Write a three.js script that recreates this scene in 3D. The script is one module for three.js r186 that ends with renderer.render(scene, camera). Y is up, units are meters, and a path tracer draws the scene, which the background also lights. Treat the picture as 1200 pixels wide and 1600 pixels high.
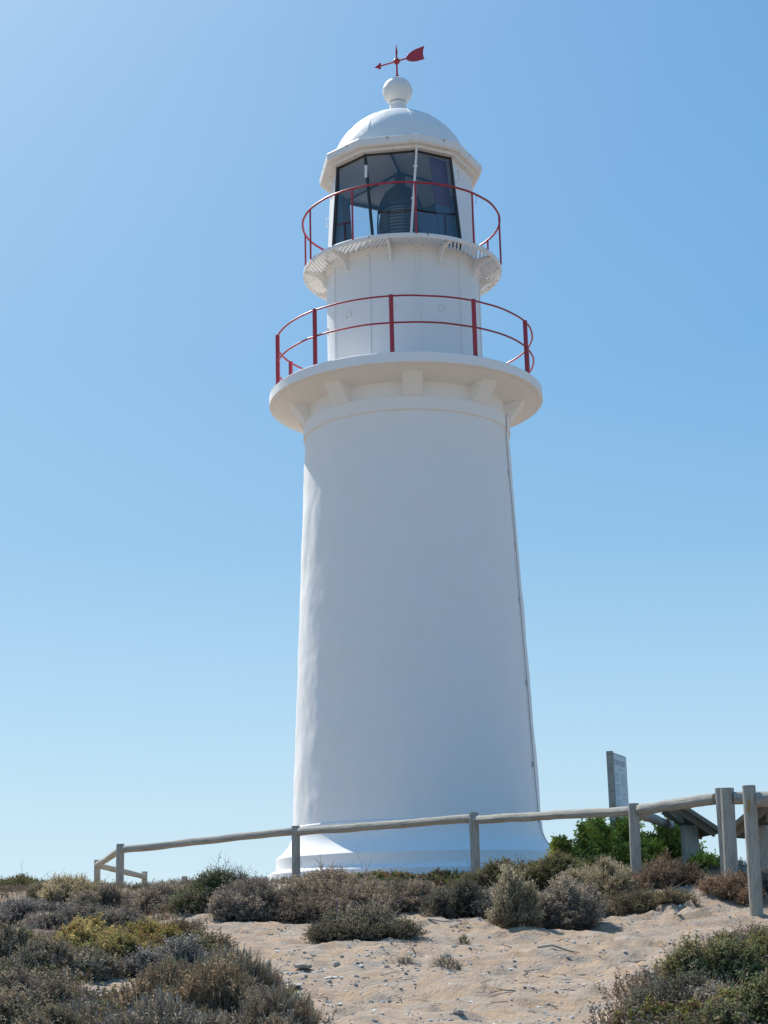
import * as THREE from 'three';
import { mergeGeometries } from 'three/addons/utils/BufferGeometryUtils.js';
import { createNoise3D, createNoise2D } from 'simplex-noise';

// ------------------------------------------------------------------ camera, sky, sun, exposure
const scene = new THREE.Scene();
const camera = new THREE.PerspectiveCamera(34.46, 0.75, 0.1, 3000);
camera.rotation.order = 'YXZ';
camera.position.set(0, 1.65, 0);
camera.rotation.set(THREE.MathUtils.degToRad(14.15), 0, THREE.MathUtils.degToRad(-1.32));

const renderer = new THREE.WebGLRenderer({ antialias: true });
renderer.toneMapping = THREE.LinearToneMapping;
renderer.toneMappingExposure = 1.15;
renderer.shadowMap.enabled = true;

const SUN = new THREE.Vector3(-0.380, 0.743, -0.551).normalize();
const sun = new THREE.DirectionalLight(new THREE.Color(1.0, 0.95, 0.87), 5.0);
sun.position.copy(SUN).multiplyScalar(60).add(new THREE.Vector3(0, 2, -18));
sun.target.position.set(0, 2, -18);
sun.castShadow = true;
sun.shadow.camera.left = sun.shadow.camera.bottom = -26; sun.shadow.camera.right = sun.shadow.camera.top = 26;
sun.shadow.camera.far = 140; sun.shadow.mapSize.set(4096, 4096);
scene.add(sun, sun.target);

{ // clear sky: pale at the horizon, blue above, paler round the sun
  const W = 1024, H = 512, data = new Float32Array(W * H * 4);
  const mix = (a, b, t) => a + (b - a) * t;
  const stops = [ // elevation (sine), radiance
    [-1, [0.40, 0.36, 0.31]], [-0.02, [0.52, 0.62, 0.68]], [0.0, [0.62, 0.78, 0.86]], [0.129, [0.36, 0.605, 0.81]],
    [0.225, [0.215, 0.46, 0.74]], [0.329, [0.14, 0.376, 0.69]], [0.507, [0.082, 0.295, 0.63]], [0.75, [0.065, 0.245, 0.56]], [1.0, [0.06, 0.22, 0.51]]];
  for (let j = 0; j < H; j++) {
    const el = ((j + 0.5) / H - 0.5) * Math.PI, sy = Math.sin(el), cy = Math.cos(el);
    let k = 0; while (k < stops.length - 2 && sy > stops[k + 1][0]) k++;
    let t = (sy - stops[k][0]) / (stops[k + 1][0] - stops[k][0]);
    t = Math.min(1, Math.max(0, t));
    for (let i = 0; i < W; i++) {
      const az = ((i + 0.5) / W - 0.5) * 2 * Math.PI;
      const g = Math.acos(Math.min(1, Math.max(-1, cy * Math.cos(az) * SUN.x + sy * SUN.y + cy * Math.sin(az) * SUN.z)));
      const glow = 1.25 * Math.exp(-g * 3.7);
      const o = (j * W + i) * 4, up = sy > -0.02 ? 1 : 0;
      const tint = [0.98, 0.95, 0.70];
      for (let c = 0; c < 3; c++) data[o + c] = 0.922 * mix(stops[k][1][c], stops[k + 1][1][c], t) + up * glow * tint[c];
      data[o + 3] = 1;
    }
  }
  const sky = new THREE.DataTexture(data, W, H, THREE.RGBAFormat, THREE.FloatType);
  sky.mapping = THREE.EquirectangularReflectionMapping; sky.magFilter = sky.minFilter = THREE.LinearFilter; sky.needsUpdate = true;
  scene.background = sky; scene.environment = sky;
}

// ------------------------------------------------------------------ helpers
function rng(seed) { let s = (seed * 2654435761) >>> 0; return () => { s = (s + 0x6d2b79f5) | 0; let t = Math.imul(s ^ (s >>> 15), 1 | s); t = (t + Math.imul(t ^ (t >>> 7), 61 | t)) ^ t; return ((t ^ (t >>> 14)) >>> 0) / 4294967296; }; }
const n3 = createNoise3D(rng(11)), n2 = createNoise2D(rng(23));
const D2R = Math.PI / 180, V = (x, y, z) => new THREE.Vector3(x, y, z);
const clamp = (x, a, b) => Math.min(b, Math.max(a, x));
const sstep = (a, b, x) => { const t = clamp((x - a) / (b - a), 0, 1); return t * t * (3 - 2 * t); };
const taken = new Map();
function numbered(name) { const n = taken.get(name) ?? 0; taken.set(name, n + 1); return n ? name + '_' + String(n).padStart(3, '0') : name; }
function mesh(name, geo, mat, parent) {
  const g = Array.isArray(geo) ? mergeGeometries(geo.map((q) => { const r = q.index ? q.toNonIndexed() : q; for (const a of Object.keys(r.attributes)) if (!['position', 'normal', 'uv'].includes(a)) r.deleteAttribute(a); return r; })) : geo;
  const m = new THREE.Mesh(g, mat); m.name = parent ? name : numbered(name); m.castShadow = m.receiveShadow = true;
  (parent ?? scene).add(m); return m;
}
function thing(name, label, category, pos = [0, 0, 0], turn = 0, group) {
  const o = new THREE.Group(); o.name = numbered(name); o.position.set(...pos); o.rotation.y = turn;
  o.userData = { label, category }; if (group) o.userData.group = group; scene.add(o); return o;
}
function tile(size, fn, srgb) { // periodic texture; fn(u, v, noise) -> [r, g, b]
  const d = new Uint8Array(size * size * 4), R = 1 / (2 * Math.PI);
  const per = (u, v, k, s) => { const a = u * 2 * Math.PI, b = v * 2 * Math.PI; return n3(Math.cos(a) * R * k + s, Math.sin(a) * R * k + Math.cos(b) * R * k * 0.731 + s * 2, Math.sin(b) * R * k + s * 3); };
  for (let j = 0; j < size; j++) for (let i = 0; i < size; i++) {
    const c = fn(i / size, j / size, per), o = (j * size + i) * 4;
    for (let k = 0; k < 3; k++) d[o + k] = clamp(Math.round((c[k] ?? c[0]) * 255), 0, 255);
    d[o + 3] = 255;
  }
  const t = new THREE.DataTexture(d, size, size); t.wrapS = t.wrapT = THREE.RepeatWrapping; t.magFilter = THREE.LinearFilter; t.minFilter = THREE.LinearMipmapLinearFilter; t.generateMipmaps = true;
  if (srgb) t.colorSpace = THREE.SRGBColorSpace; t.needsUpdate = true; return t;
}
// closed surface swept along points with radii; uv in metres
function sweep(pts, radii, seg = 12, { cap = true, wobble = 0, seed = 1, squash = 1 } = {}) {
  const pos = [], uv = [], idx = []; const n = pts.length; let up = V(0, 1, 0), len = 0;
  const t0 = pts[1].clone().sub(pts[0]).normalize(); if (Math.abs(t0.y) > 0.8) up = V(0, 0, 1);
  for (let i = 0; i < n; i++) {
    const t = pts[Math.min(i + 1, n - 1)].clone().sub(pts[Math.max(i - 1, 0)]).normalize();
    const a = up.clone().cross(t).normalize(), b = t.clone().cross(a).normalize();
    if (i) len += pts[i].distanceTo(pts[i - 1]);
    for (let k = 0; k <= seg; k++) {
      const th = (k / seg) * 2 * Math.PI; let r = radii[i] ?? radii;
      if (wobble) r *= 1 + wobble * n3(Math.cos(th) * 1.2 + seed, Math.sin(th) * 1.2, len * 1.6 + seed * 3) + 0.35 * wobble * n3(Math.cos(th) * 3 + seed, Math.sin(th) * 3, len * 9);
      const p = pts[i].clone().addScaledVector(a, Math.cos(th) * r).addScaledVector(b, Math.sin(th) * r * squash);
      pos.push(p.x, p.y, p.z); uv.push((k / seg) * 2 * Math.PI * (radii[i] ?? radii), len);
    }
  }
  for (let i = 0; i < n - 1; i++) for (let k = 0; k < seg; k++) { const a = i * (seg + 1) + k, b = a + seg + 1; idx.push(a, a + 1, b, a + 1, b + 1, b); }
  const g = new THREE.BufferGeometry();
  if (cap) for (const e of [0, n - 1]) {
    const base = pos.length / 3, s = e * (seg + 1);
    pos.push(pts[e].x, pts[e].y, pts[e].z); uv.push(0, 0);
    for (let k = 0; k <= seg; k++) { const q = (s + k) * 3; pos.push(pos[q], pos[q + 1], pos[q + 2]); uv.push(0.05 * Math.cos(k), 0.05 * Math.sin(k)); }
    for (let k = 0; k < seg; k++) e ? idx.push(base, base + 1 + k, base + 2 + k) : idx.push(base, base + 2 + k, base + 1 + k);
  }
  g.setAttribute('position', new THREE.Float32BufferAttribute(pos, 3)); g.setAttribute('uv', new THREE.Float32BufferAttribute(uv, 2)); g.setIndex(idx); g.computeVertexNormals(); return g;
}
// lathe about y; profile [[r, y], ...]; hard edges where a profile point repeats
function lathe(profile, seg = 128, { disp, from = 0, to = 2 * Math.PI } = {}) {
  const pos = [], uv = [], idx = []; let run = 0; const rows = profile.length;
  for (let i = 0; i < rows; i++) {
    const [r, y] = profile[i]; if (i) run += Math.hypot(r - profile[i - 1][0], y - profile[i - 1][1]);
    for (let k = 0; k <= seg; k++) {
      const a = from + (to - from) * (k / seg), rr = r + (disp ? disp(a, y, r) : 0);
      pos.push(Math.sin(a) * rr, y, Math.cos(a) * rr); uv.push(a * 2.0, run);
    }
  }
  for (let i = 0; i < rows - 1; i++) {
    if (profile[i][0] === profile[i + 1][0] && profile[i][1] === profile[i + 1][1]) continue;
    for (let k = 0; k < seg; k++) { const a = i * (seg + 1) + k, b = a + seg + 1; idx.push(a, a + 1, b, a + 1, b + 1, b); }
  }
  const g = new THREE.BufferGeometry(); g.setAttribute('position', new THREE.Float32BufferAttribute(pos, 3)); g.setAttribute('uv', new THREE.Float32BufferAttribute(uv, 2)); g.setIndex(idx); g.computeVertexNormals();
  const N = g.attributes.normal; // close the seam
  if (to - from > 6.28) for (let i = 0; i < rows; i++) { const a = i * (seg + 1), b = a + seg, v = V(N.getX(a) + N.getX(b), N.getY(a) + N.getY(b), N.getZ(a) + N.getZ(b)).normalize(); N.setXYZ(a, v.x, v.y, v.z); N.setXYZ(b, v.x, v.y, v.z); }
  return g;
}
const hard = (...p) => p.flatMap((q, i) => (i && i < p.length - 1 ? [q, q] : [q]));
// prism between two closed loops of points (outer hull of quads) given as arrays of Vector3
function quads(list) { // list of [a, b, c, d] Vector3
  const pos = [], uv = [];
  for (const [a, b, c, d] of list) {
    for (const p of [a, b, c, a, c, d]) pos.push(p.x, p.y, p.z);
    const w = a.distanceTo(b), h = b.distanceTo(c); uv.push(0, 0, w, 0, w, h, 0, 0, w, h, 0, h);
  }
  const g = new THREE.BufferGeometry(); g.setAttribute('position', new THREE.Float32BufferAttribute(pos, 3)); g.setAttribute('uv', new THREE.Float32BufferAttribute(uv, 2)); g.computeVertexNormals(); return g;
}
function slabBetween(f, b) { // f, b: same-length loops, front and back faces of a plate (4 corners)
  const q = [[f[0], f[1], f[2], f[3]], [b[3], b[2], b[1], b[0]]];
  for (let i = 0; i < 4; i++) { const j = (i + 1) % 4; q.push([f[j], f[i], b[i], b[j]]); }
  return quads(q);
}
function box(w, h, d, x = 0, y = 0, z = 0, bev = 0) {
  if (!bev) { const g = new THREE.BoxGeometry(w, h, d); g.translate(x, y, z); return g; }
  const s = new THREE.Shape(), a = w / 2 - bev, b = h / 2 - bev; s.moveTo(-a, -b - 0); s.lineTo(a, -b); s.lineTo(a, b); s.lineTo(-a, b); s.closePath();
  const g = new THREE.ExtrudeGeometry(s, { depth: d - 2 * bev, bevelEnabled: true, bevelThickness: bev, bevelSize: bev, bevelSegments: 2 }); g.translate(x, y, z - d / 2 + bev); return g;
}
const lin = (r, g, b) => new THREE.Color().setRGB(r, g, b);

// ------------------------------------------------------------------ materials
const sandMap = tile(1024, (u, v, p) => {
  let c = 0.5 + 0.16 * p(u, v, 14, 1) + 0.10 * p(u, v, 60, 5) + 0.16 * p(u, v, 260, 9);
  const fleck = p(u, v, 330, 3) > 0.72 ? -0.17 : p(u, v, 300, 7) > 0.75 ? 0.10 : 0;
  c = 0.5 + (c - 0.5) * 0.32 + fleck; const w = 0.03 * p(u, v, 9, 13);
  return [0.62 + (c - 0.5) * 0.5 + w, 0.545 + (c - 0.5) * 0.5, 0.47 + (c - 0.5) * 0.5 - w];
}, true);
const sandBump = tile(1024, (u, v, p) => [0.5 + 0.2 * p(u, v, 45, 2) + 0.14 * p(u, v, 120, 4) + 0.12 * p(u, v, 330, 6)]);
const M = {};
M.sand = new THREE.MeshStandardMaterial({ map: sandMap, bumpMap: sandBump, bumpScale: 0.012, roughness: 1, vertexColors: true });
const renderMap = tile(512, (u, v, p) => { const c = 0.003 * p(u, v, 6, 3) + 0.012 * p(u, v, 160, 8); return [0.945 + c, 0.943 + c, 0.935 + c * 1.2]; }, true);
const renderBump = tile(512, (u, v, p) => [0.5 + 0.24 * p(u, v, 150, 2) + 0.12 * p(u, v, 60, 4)]);
renderMap.repeat.set(0.5, 0.5); renderBump.repeat.set(0.5, 0.5);
M.render = new THREE.MeshStandardMaterial({ map: renderMap, bumpMap: renderBump, bumpScale: 0.002, roughness: 0.85 });
M.ironWhite = new THREE.MeshStandardMaterial({ color: lin(0.80, 0.79, 0.765), roughness: 0.45, bumpMap: renderBump, bumpScale: 0.0015 });
const rustMap = tile(512, (u, v, p) => { const s = p(u, v, 7, 21) + 0.5 * p(u, v, 40, 4), r = s > 0.88 ? clamp((s - 0.88) * 3.2, 0, 0.55) : 0; const c = 0.012 * p(u, v, 12, 3); return [0.905 + c - r * 0.35, 0.9 + c - r * 0.6, 0.885 + c - r * 0.75]; }, true);
rustMap.repeat.set(0.7, 0.7);
M.galleryWhite = new THREE.MeshStandardMaterial({ map: rustMap, roughness: 0.55 });
M.domeWhite = new THREE.MeshStandardMaterial({ color: lin(0.78, 0.78, 0.76), roughness: 0.6, bumpMap: renderBump, bumpScale: 0.003 });
M.red = new THREE.MeshStandardMaterial({ color: lin(0.38, 0.028, 0.042), roughness: 0.42 });
M.darkBar = new THREE.MeshStandardMaterial({ color: lin(0.025, 0.028, 0.032), roughness: 0.5 });
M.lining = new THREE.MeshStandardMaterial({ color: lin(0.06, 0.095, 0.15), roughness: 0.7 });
M.ceiling = new THREE.MeshStandardMaterial({ color: lin(0.72, 0.71, 0.69), roughness: 0.8 });
M.glass = new THREE.MeshPhysicalMaterial({ color: lin(0.88, 0.92, 0.95), roughness: 0.03, transmission: 1, thickness: 0, ior: 1.8 });
M.redGlass = new THREE.MeshPhysicalMaterial({ color: lin(0.10, 0.018, 0.05), roughness: 0.35 });
M.lens = new THREE.MeshPhysicalMaterial({ color: lin(0.17, 0.155, 0.125), roughness: 0.2, metalness: 0.0, clearcoat: 0.6 });
M.brass = new THREE.MeshStandardMaterial({ color: lin(0.10, 0.085, 0.06), roughness: 0.45, metalness: 0.6 });
M.cable = new THREE.MeshStandardMaterial({ color: lin(0.5, 0.49, 0.47), roughness: 0.7 });
const woodMap = tile(512, (u, v, p) => {
  const g = p(u * 1, v * 0.12, 130, 2) * 0.5 + p(u, v * 0.1, 300, 5) * 0.4, b = 0.35 * p(u, v, 6, 9), ck = p(u, v * 0.08, 60, 14) > 0.66 ? -0.2 : p(u, v, 24, 31) > 0.8 ? -0.1 : 0;
  const c = 0.08 * g + 0.08 * b + ck; return [0.675 + c, 0.655 + c * 1.02, 0.61 + c * 1.05 - 0.01 * b];
}, true);
const woodBump = tile(512, (u, v, p) => [0.5 + 0.25 * p(u, v * 0.1, 140, 2) + (p(u, v * 0.08, 60, 14) > 0.66 ? -0.3 : 0)]);
woodMap.repeat.set(2, 0.6); woodBump.repeat.set(2, 0.6);
M.wood = new THREE.MeshStandardMaterial({ map: woodMap, bumpMap: woodBump, bumpScale: 0.006, roughness: 0.95 });
M.board = new THREE.MeshStandardMaterial({ map: woodMap, color: lin(0.62, 0.55, 0.48), bumpMap: woodBump, bumpScale: 0.004, roughness: 0.9 });
M.leaf = new THREE.MeshPhysicalMaterial({ color: 0xffffff, vertexColors: true, roughness: 1, specularIntensity: 0.2, transmission: 0.35, thickness: 0, side: THREE.DoubleSide });
M.gloss = new THREE.MeshPhysicalMaterial({ color: 0xffffff, vertexColors: true, roughness: 0.8, specularIntensity: 0.4, transmission: 0.45, thickness: 0, side: THREE.DoubleSide });
M.twig = new THREE.MeshStandardMaterial({ color: 0xffffff, vertexColors: true, roughness: 1 });
const stoneMap = tile(256, (u, v, p) => { const c = 0.10 * p(u, v, 10, 4) + 0.06 * p(u, v, 60, 6); return [0.76 + c, 0.725 + c, 0.68 + c]; }, true);
M.stone = new THREE.MeshStandardMaterial({ map: stoneMap, roughness: 0.95 });
M.greyStone = new THREE.MeshStandardMaterial({ map: stoneMap, color: lin(0.68, 0.67, 0.66), roughness: 0.95 });

// ------------------------------------------------------------------ ground
const PROFILE = [[-700, -6], [-60, -3], [-12, -0.8], [0, 0], [5, 0.62], [9, 1.1], [12, 1.31], [14, 1.5], [16, 1.68], [18, 1.95], [20, 2.15], [24, 2.3], [30, 2.4], [38, 2.45], [50, 1.9], [80, 0.2], [140, -2], [900, -6]];
const SPOTS = [[-0.59, 9.5, 1.15], [0.29, 9.5, 1.13], [1.14, 9.3, 1.12], [-0.75, 12.0, 1.32], [0.37, 12.0, 1.30], [1.67, 11.7, 1.28], [-1.23, 13.9, 1.52], [0.13, 13.9, 1.49], [1.05, 13.7, 1.47], [1.94, 13.5, 1.46], [2.63, 14.2, 1.52], [3.43, 16.1, 1.58], [0.49, 15.4, 1.64], [1.82, 15.4, 1.61], [2.68, 16.0, 1.71], [-1.57, 15.8, 1.71], [-2.07, 16.4, 1.73], [0.17, 17.3, 1.89], [0.56, 17.3, 1.89], [0.27, 16.0, 1.73], [1.57, 17.0, 1.80], [2.50, 17.2, 1.85], [3.09, 17.2, 1.97], [3.12, 18.0, 2.04], [-0.73, 17.0, 1.73], [-1.18, 19.0, 1.96], [2.71, 19.0, 2.19], [1.03, 21.5, 2.19], [-1.37, 24.0, 2.32], [-4.18, 26.0, 2.22], [3.44, 17.4, 2.07], [-1.88, 11.0, 1.37], [-1.80, 8.7, 1.14], [-1.04, 8.8, 1.16], [-2.45, 14.0, 1.55], [-5.96, 27.0, 2.23], [-2.61, 19.0, 1.88], [-3.68, 19.0, 1.87], [1.48, 8.3, 1.14], [2.69, 12.4, 1.41], [1.75, 10.6, 1.23], [-5.41, 31.0, 2.40], [-5.13, 35.0, 2.42], [3.91, 18.0, 1.86], [2.17, 20.0, 2.18], [-0.11, 22.0, 2.16], [0.2, 20.4, 2.08], [0.9, 20.3, 2.1], [4.08, 23.0, 2.4]];
function profile(d) { let k = 0; while (k < PROFILE.length - 2 && d > PROFILE[k + 1][0]) k++; const [a, p] = PROFILE[k], [b, q] = PROFILE[k + 1]; return p + (q - p) * clamp((d - a) / (b - a), 0, 1); }
const base0 = (x, d) => { let s = 0; for (const o of [-1, -0.5, 0, 0.5, 1]) s += profile(d + o * Math.max(0.6, Math.min(8, Math.abs(d - 15) * 0.12))); return (s / 5) * Math.exp(-((x / 90) ** 2)) - 2 * (1 - Math.exp(-((x / 90) ** 2))); };
const RES = SPOTS.map(([x, d, y]) => [x, d, y - base0(x, d)]);
function groundSmooth(x, z) {
  const d = -z; let y = base0(x, d), w = 0.12, s = 0;
  if (d > 4 && d < 42 && Math.abs(x) < 12) { for (const [px, pd, r] of RES) { const q = Math.exp(-(((x - px) / 0.75) ** 2 + ((d - pd) / 1.0) ** 2)); w += q; s += q * r; } y += s / w; }
  return y;
}
const PRINTS = (() => { const r = rng(314), out = []; for (let w = 0; w < 9; w++) { let x = -0.3 + 2.2 * r(), d = 7.8 + 2 * r(), dir = 0.12 + 0.35 * (r() - 0.35); for (let k = 0; k < 16; k++) { d += 0.62 * Math.cos(dir); x += 0.62 * Math.sin(dir) * (0.6 + 0.12 * w); dir += 0.16 * (r() - 0.45); if (d > 16.6) break; out.push([x + (k % 2 ? 0.09 : -0.09), d, dir + 0.2 * (r() - 0.5), 0.6 + 0.6 * r()]); } } return out; })();
function ground(x, z) {
  let y = groundSmooth(x, z); const near = sstep(30, 12, Math.hypot(x, z + 13));
  y += 0.035 * n2(x * 0.55, z * 0.55);
  if (near > 0) {
    const r = 1 - Math.abs(n2(x * 2.3 + 7, z * 1.9)); // wind and foot worn hollows
    y += near * (0.024 * n2(x * 1.7, z * 1.7) + 0.016 * r * r + 0.015 * n2(x * 4.2, z * 3.6) + 0.010 * n2(x * 8.5, z * 7.5) + 0.004 * n2(x * 19, z * 17));
    const lump = Math.exp(-(((x - 2.75) / 0.35) ** 2 + ((z + 16.1) / 0.45) ** 2)); // crumbled bank by the path
    y += lump * (0.05 + 0.07 * n2(x * 4.5, z * 4.5));
    for (const [px, pd, a, k] of PRINTS) { // trodden hollows with a soft raised rim
      const dx = x - px, dd = -z - pd; if (Math.abs(dx) > 0.3 || Math.abs(dd) > 0.3) continue;
      const u = dx * Math.cos(a) - dd * Math.sin(a), v = dx * Math.sin(a) + dd * Math.cos(a), q = (u / 0.062) ** 2 + (v / 0.13) ** 2; y += k * (-0.022 * Math.exp(-q * q * 0.5) + 0.010 * Math.exp(-((Math.sqrt(q) - 1.55) ** 2) * 5));
    }
    y += 0.05 * Math.exp(-(((x - 0.45) / 0.6) ** 2 + ((z + 17.1) / 0.35) ** 2));
  }
  return y;
}
// the bare sand of the track, as a left and a right bound for each distance
const TRACK = [[0, -6, 6], [7.5, -1.2, 1.1], [9, -0.42, 1.18], [10.5, -0.72, 1.48], [12, -1.1, 2.0], [13.5, -1.4, 2.6], [15, -1.8, 3.4], [16, -2.2, 3.5], [16.6, -0.15, 3.5], [17.2, -0.05, 3.35], [17.6, 0.2, 3.35], [18, 3.0, 3.4], [18.6, 3.2, 3.3]];
function bare(x, d) {
  if (d < 7.5) return 1;
  if (Math.hypot(x - 0.433, d - 28) < (d > 25 ? 7.5 : 4.1) + 0.5 * n2(x, d)) return 1;
  if (((x + 1.76) / 0.24) ** 2 + ((d - 10.9) / 0.7) ** 2 < 1 + 0.4 * n2(x * 5, d * 5)) return 1;
  if (d > 18.6) return 0;
  let k = 0; while (k < TRACK.length - 2 && d > TRACK[k + 1][0]) k++;
  const [a, l0, r0] = TRACK[k], [b, l1, r1] = TRACK[k + 1], t = (d - a) / (b - a), j = 0.12 * n2(x * 3, d * 3);
  return x > l0 + (l1 - l0) * t + j && x < r0 + (r1 - r0) * t + j ? 1 : 0;
}
{
  const line = (lo, hi, step, far) => { const a = []; for (let v = lo; v <= hi + 1e-6; v += step) a.push(v); let s = step, v = hi; while (v < far) { s *= 1.16; v += s; a.push(v); } s = step; v = lo; while (v > -far) { s *= 1.16; v -= s; a.unshift(v); } return a; };
  const xs = line(-4, 5, 0.055, 900), ds = line(7.4, 19, 0.05, 900), nx = xs.length, nd = ds.length;
  const pos = new Float32Array(nx * nd * 3), uv = new Float32Array(nx * nd * 2), col = new Float32Array(nx * nd * 3), idx = [];
  for (let j = 0; j < nd; j++) for (let i = 0; i < nx; i++) {
    const o = j * nx + i, x = xs[i], d = ds[j]; pos.set([x, ground(x, -d), -d], o * 3); uv.set([x / 2.6, d / 2.6], o * 2);
    const m = bare(x, d) ? 1 : 0.80 + 0.1 * n2(x * 3, d * 3); // leaf litter darkens the soil among the shrubs
    const c = 0.97 + 0.05 * n2(x * 0.8, d * 0.8) + 0.03 * n2(x * 4, d * 4); col.set([c * m, c * m * 0.995, c * m * 0.985], o * 3);
  }
  for (let j = 0; j < nd - 1; j++) for (let i = 0; i < nx - 1; i++) { const a = j * nx + i; idx.push(a, a + 1, a + nx, a + 1, a + nx + 1, a + nx); }
  const g = new THREE.BufferGeometry(); g.setAttribute('position', new THREE.BufferAttribute(pos, 3)); g.setAttribute('uv', new THREE.BufferAttribute(uv, 2)); g.setAttribute('color', new THREE.BufferAttribute(col, 3)); g.setIndex(idx); g.computeVertexNormals();
  mesh('ground', g, M.sand).userData = { kind: 'structure', label: 'pale sandy dune slope' };
}

// ------------------------------------------------------------------ lighthouse
const Y0 = 2.2, T = thing('lighthouse', 'tall white lighthouse with red gallery railings and a domed lantern', 'lighthouse', [0.433, Y0, -27.997], -0.0155);
const L = (h) => h - Y0;
const P = (r, deg, h) => V(Math.sin(deg * D2R) * r, L(h), Math.cos(deg * D2R) * r);
{ // masonry
  const lumpy = (a, y, r) => 0.010 * n3(Math.sin(a) * 3.2, y * 0.9, Math.cos(a) * 3.2) + 0.0036 * n3(Math.sin(a) * 8, y * 2.6, Math.cos(a) * 8) + 0.002 * n3(Math.sin(a) * 20, y * 7, Math.cos(a) * 20);
  mesh('plinth', lathe(hard([2.50, L(1.7)], [2.475, L(2.535)], [2.465, L(2.55)], [2.35, L(2.60)], [2.15, L(2.60)]), 160, { disp: (a, y) => 0.006 * n3(Math.sin(a) * 6, y * 4, Math.cos(a) * 6) }), M.render, T);
  const flare = []; for (let i = 0; i <= 24; i++) { const t = i / 24; flare.push([2.083 + 0.267 * (1 - t) ** 2.7, L(2.79 + 0.50 * t)]); }
  mesh('flared_base', lathe([[2.35, L(2.59)], [2.352, L(2.78)], [2.352, L(2.78)], ...flare.slice(0), [2.0, L(3.30)]], 192, { disp: (a, y, r) => 0.4 * lumpy(a, y, r) }), M.render, T);
  const shaft = []; for (let i = 0; i <= 150; i++) { const t = i / 150; shaft.push([2.079 + (1.792 - 2.079) * t, L(3.21 + (10.06 - 3.21) * t)]); }
  mesh('tower_shaft', lathe(shaft, 256, { disp: lumpy }), M.render, T);
  mesh('collar', lathe(hard([1.76, L(9.995)], [1.812, L(10.0)], [1.827, L(10.015)], [1.827, L(10.235)], [1.815, L(10.245)], [1.70, L(10.25)]), 160, { disp: (a, y) => 0.004 * n3(Math.sin(a) * 5, y * 5, Math.cos(a) * 5) }), M.render, T);
  mesh('neck', lathe([[1.755, L(10.24)], [1.755, L(10.62)]], 128), M.render, T);
  mesh('gallery_slab', lathe([...hard([1.70, L(10.505)], [2.325, L(10.622)], [2.335, L(10.638)], [2.36, L(10.638)], [2.37, L(10.622)], [2.41, L(10.622)]), [2.422, L(10.632)], [2.422, L(10.632)], [2.422, L(10.79)], [2.422, L(10.79)], [2.405, L(10.805)], [2.405, L(10.805)], [1.2, L(10.83)]], 192, { disp: (a, y, r) => (r > 2 ? 0.004 : 0) * n3(Math.sin(a) * 5, y * 3, Math.cos(a) * 5) }), M.render, T);
  for (let k = 0; k < 9; k++) { // corbels under the slab
    const a = 3.5 + 40 * k, w = 0.165, s = (r, h, side) => { const p = P(r, a, h); const t = V(Math.cos(a * D2R), 0, -Math.sin(a * D2R)); return p.addScaledVector(t, side * w); };
    const prof = [[1.70, 10.235], [1.845, 10.235], [2.10, 10.59], [1.70, 10.60]];
    const A = prof.map(([r, h]) => s(r, h, -1)), B = prof.map(([r, h]) => s(r, h, 1));
    mesh('corbel', slabBetween(B, A), M.render, T);
  }
  // lightning conductor down the right side, with its clips
  const cableAt = (h) => 70.5 + 0.45 * n2(h * 0.55, 4);
  const pts = []; for (let i = 0; i <= 60; i++) { const t = i / 60, h = 10.24 - 6.94 * t; const r = (h > 9.99 ? 1.832 : 2.079 + (1.792 - 2.079) * ((h - 3.21) / 6.85) + 0.016) + 0.006; pts.push(P(r, cableAt(h), h)); }
  pts.push(P(2.135, 70.5, 3.1), P(2.23, 70.5, 2.93), P(2.365, 70.5, 2.79), P(2.365, 70.5, 2.62), P(2.48, 70.5, 2.55), P(2.50, 70.5, 2.1));
  const cb = mesh('lightning_cable', sweep(pts, pts.map(() => 0.009), 6), M.cable, T);
  for (const h of [9.2, 7.9, 6.95, 5.55, 4.2, 3.3]) { const r = 2.079 + (1.792 - 2.079) * ((h - 3.21) / 6.85) + 0.012, a = cableAt(h); const g = box(0.04, 0.09, 0.03); g.rotateY(a * D2R); const p = P(r, a, h); g.translate(p.x, p.y, p.z); mesh('cable_clip', g, M.cable, cb); }
}
{ // watch room
  mesh('watch_room', lathe(hard([1.40, L(10.80)], [1.40, L(10.87)], [1.376, L(10.88)], [1.376, L(13.02)], [1.40, L(13.03)], [1.40, L(13.09)]), 160, { disp: (a, y) => 0.003 * n3(Math.sin(a) * 3, y * 1.5, Math.cos(a) * 3) }), M.ironWhite, T);
  for (let k = 0; k < 10; k++) {
    const a = 11 + 36 * k, g = box(0.05, 2.13, 0.036, 0, 0, 0, 0.006); g.rotateY(a * D2R); const p = P(1.378, a, 11.95); g.translate(p.x, p.y, p.z); mesh('seam_strip', g, M.ironWhite, T);
    const b = -7.5 + 36 * k, v = lathe(hard([0, 0.012], [0.048, 0.012], [0.052, 0.006], [0.058, 0.006], [0.062, 0.02], [0.07, 0.02], [0.072, 0]), 28); v.rotateX(Math.PI / 2); v.rotateY(b * D2R); const q = P(1.372, b, 12.0); v.translate(q.x, q.y, q.z); mesh('round_vent_cover', v, M.ironWhite, T);
  }
}
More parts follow.
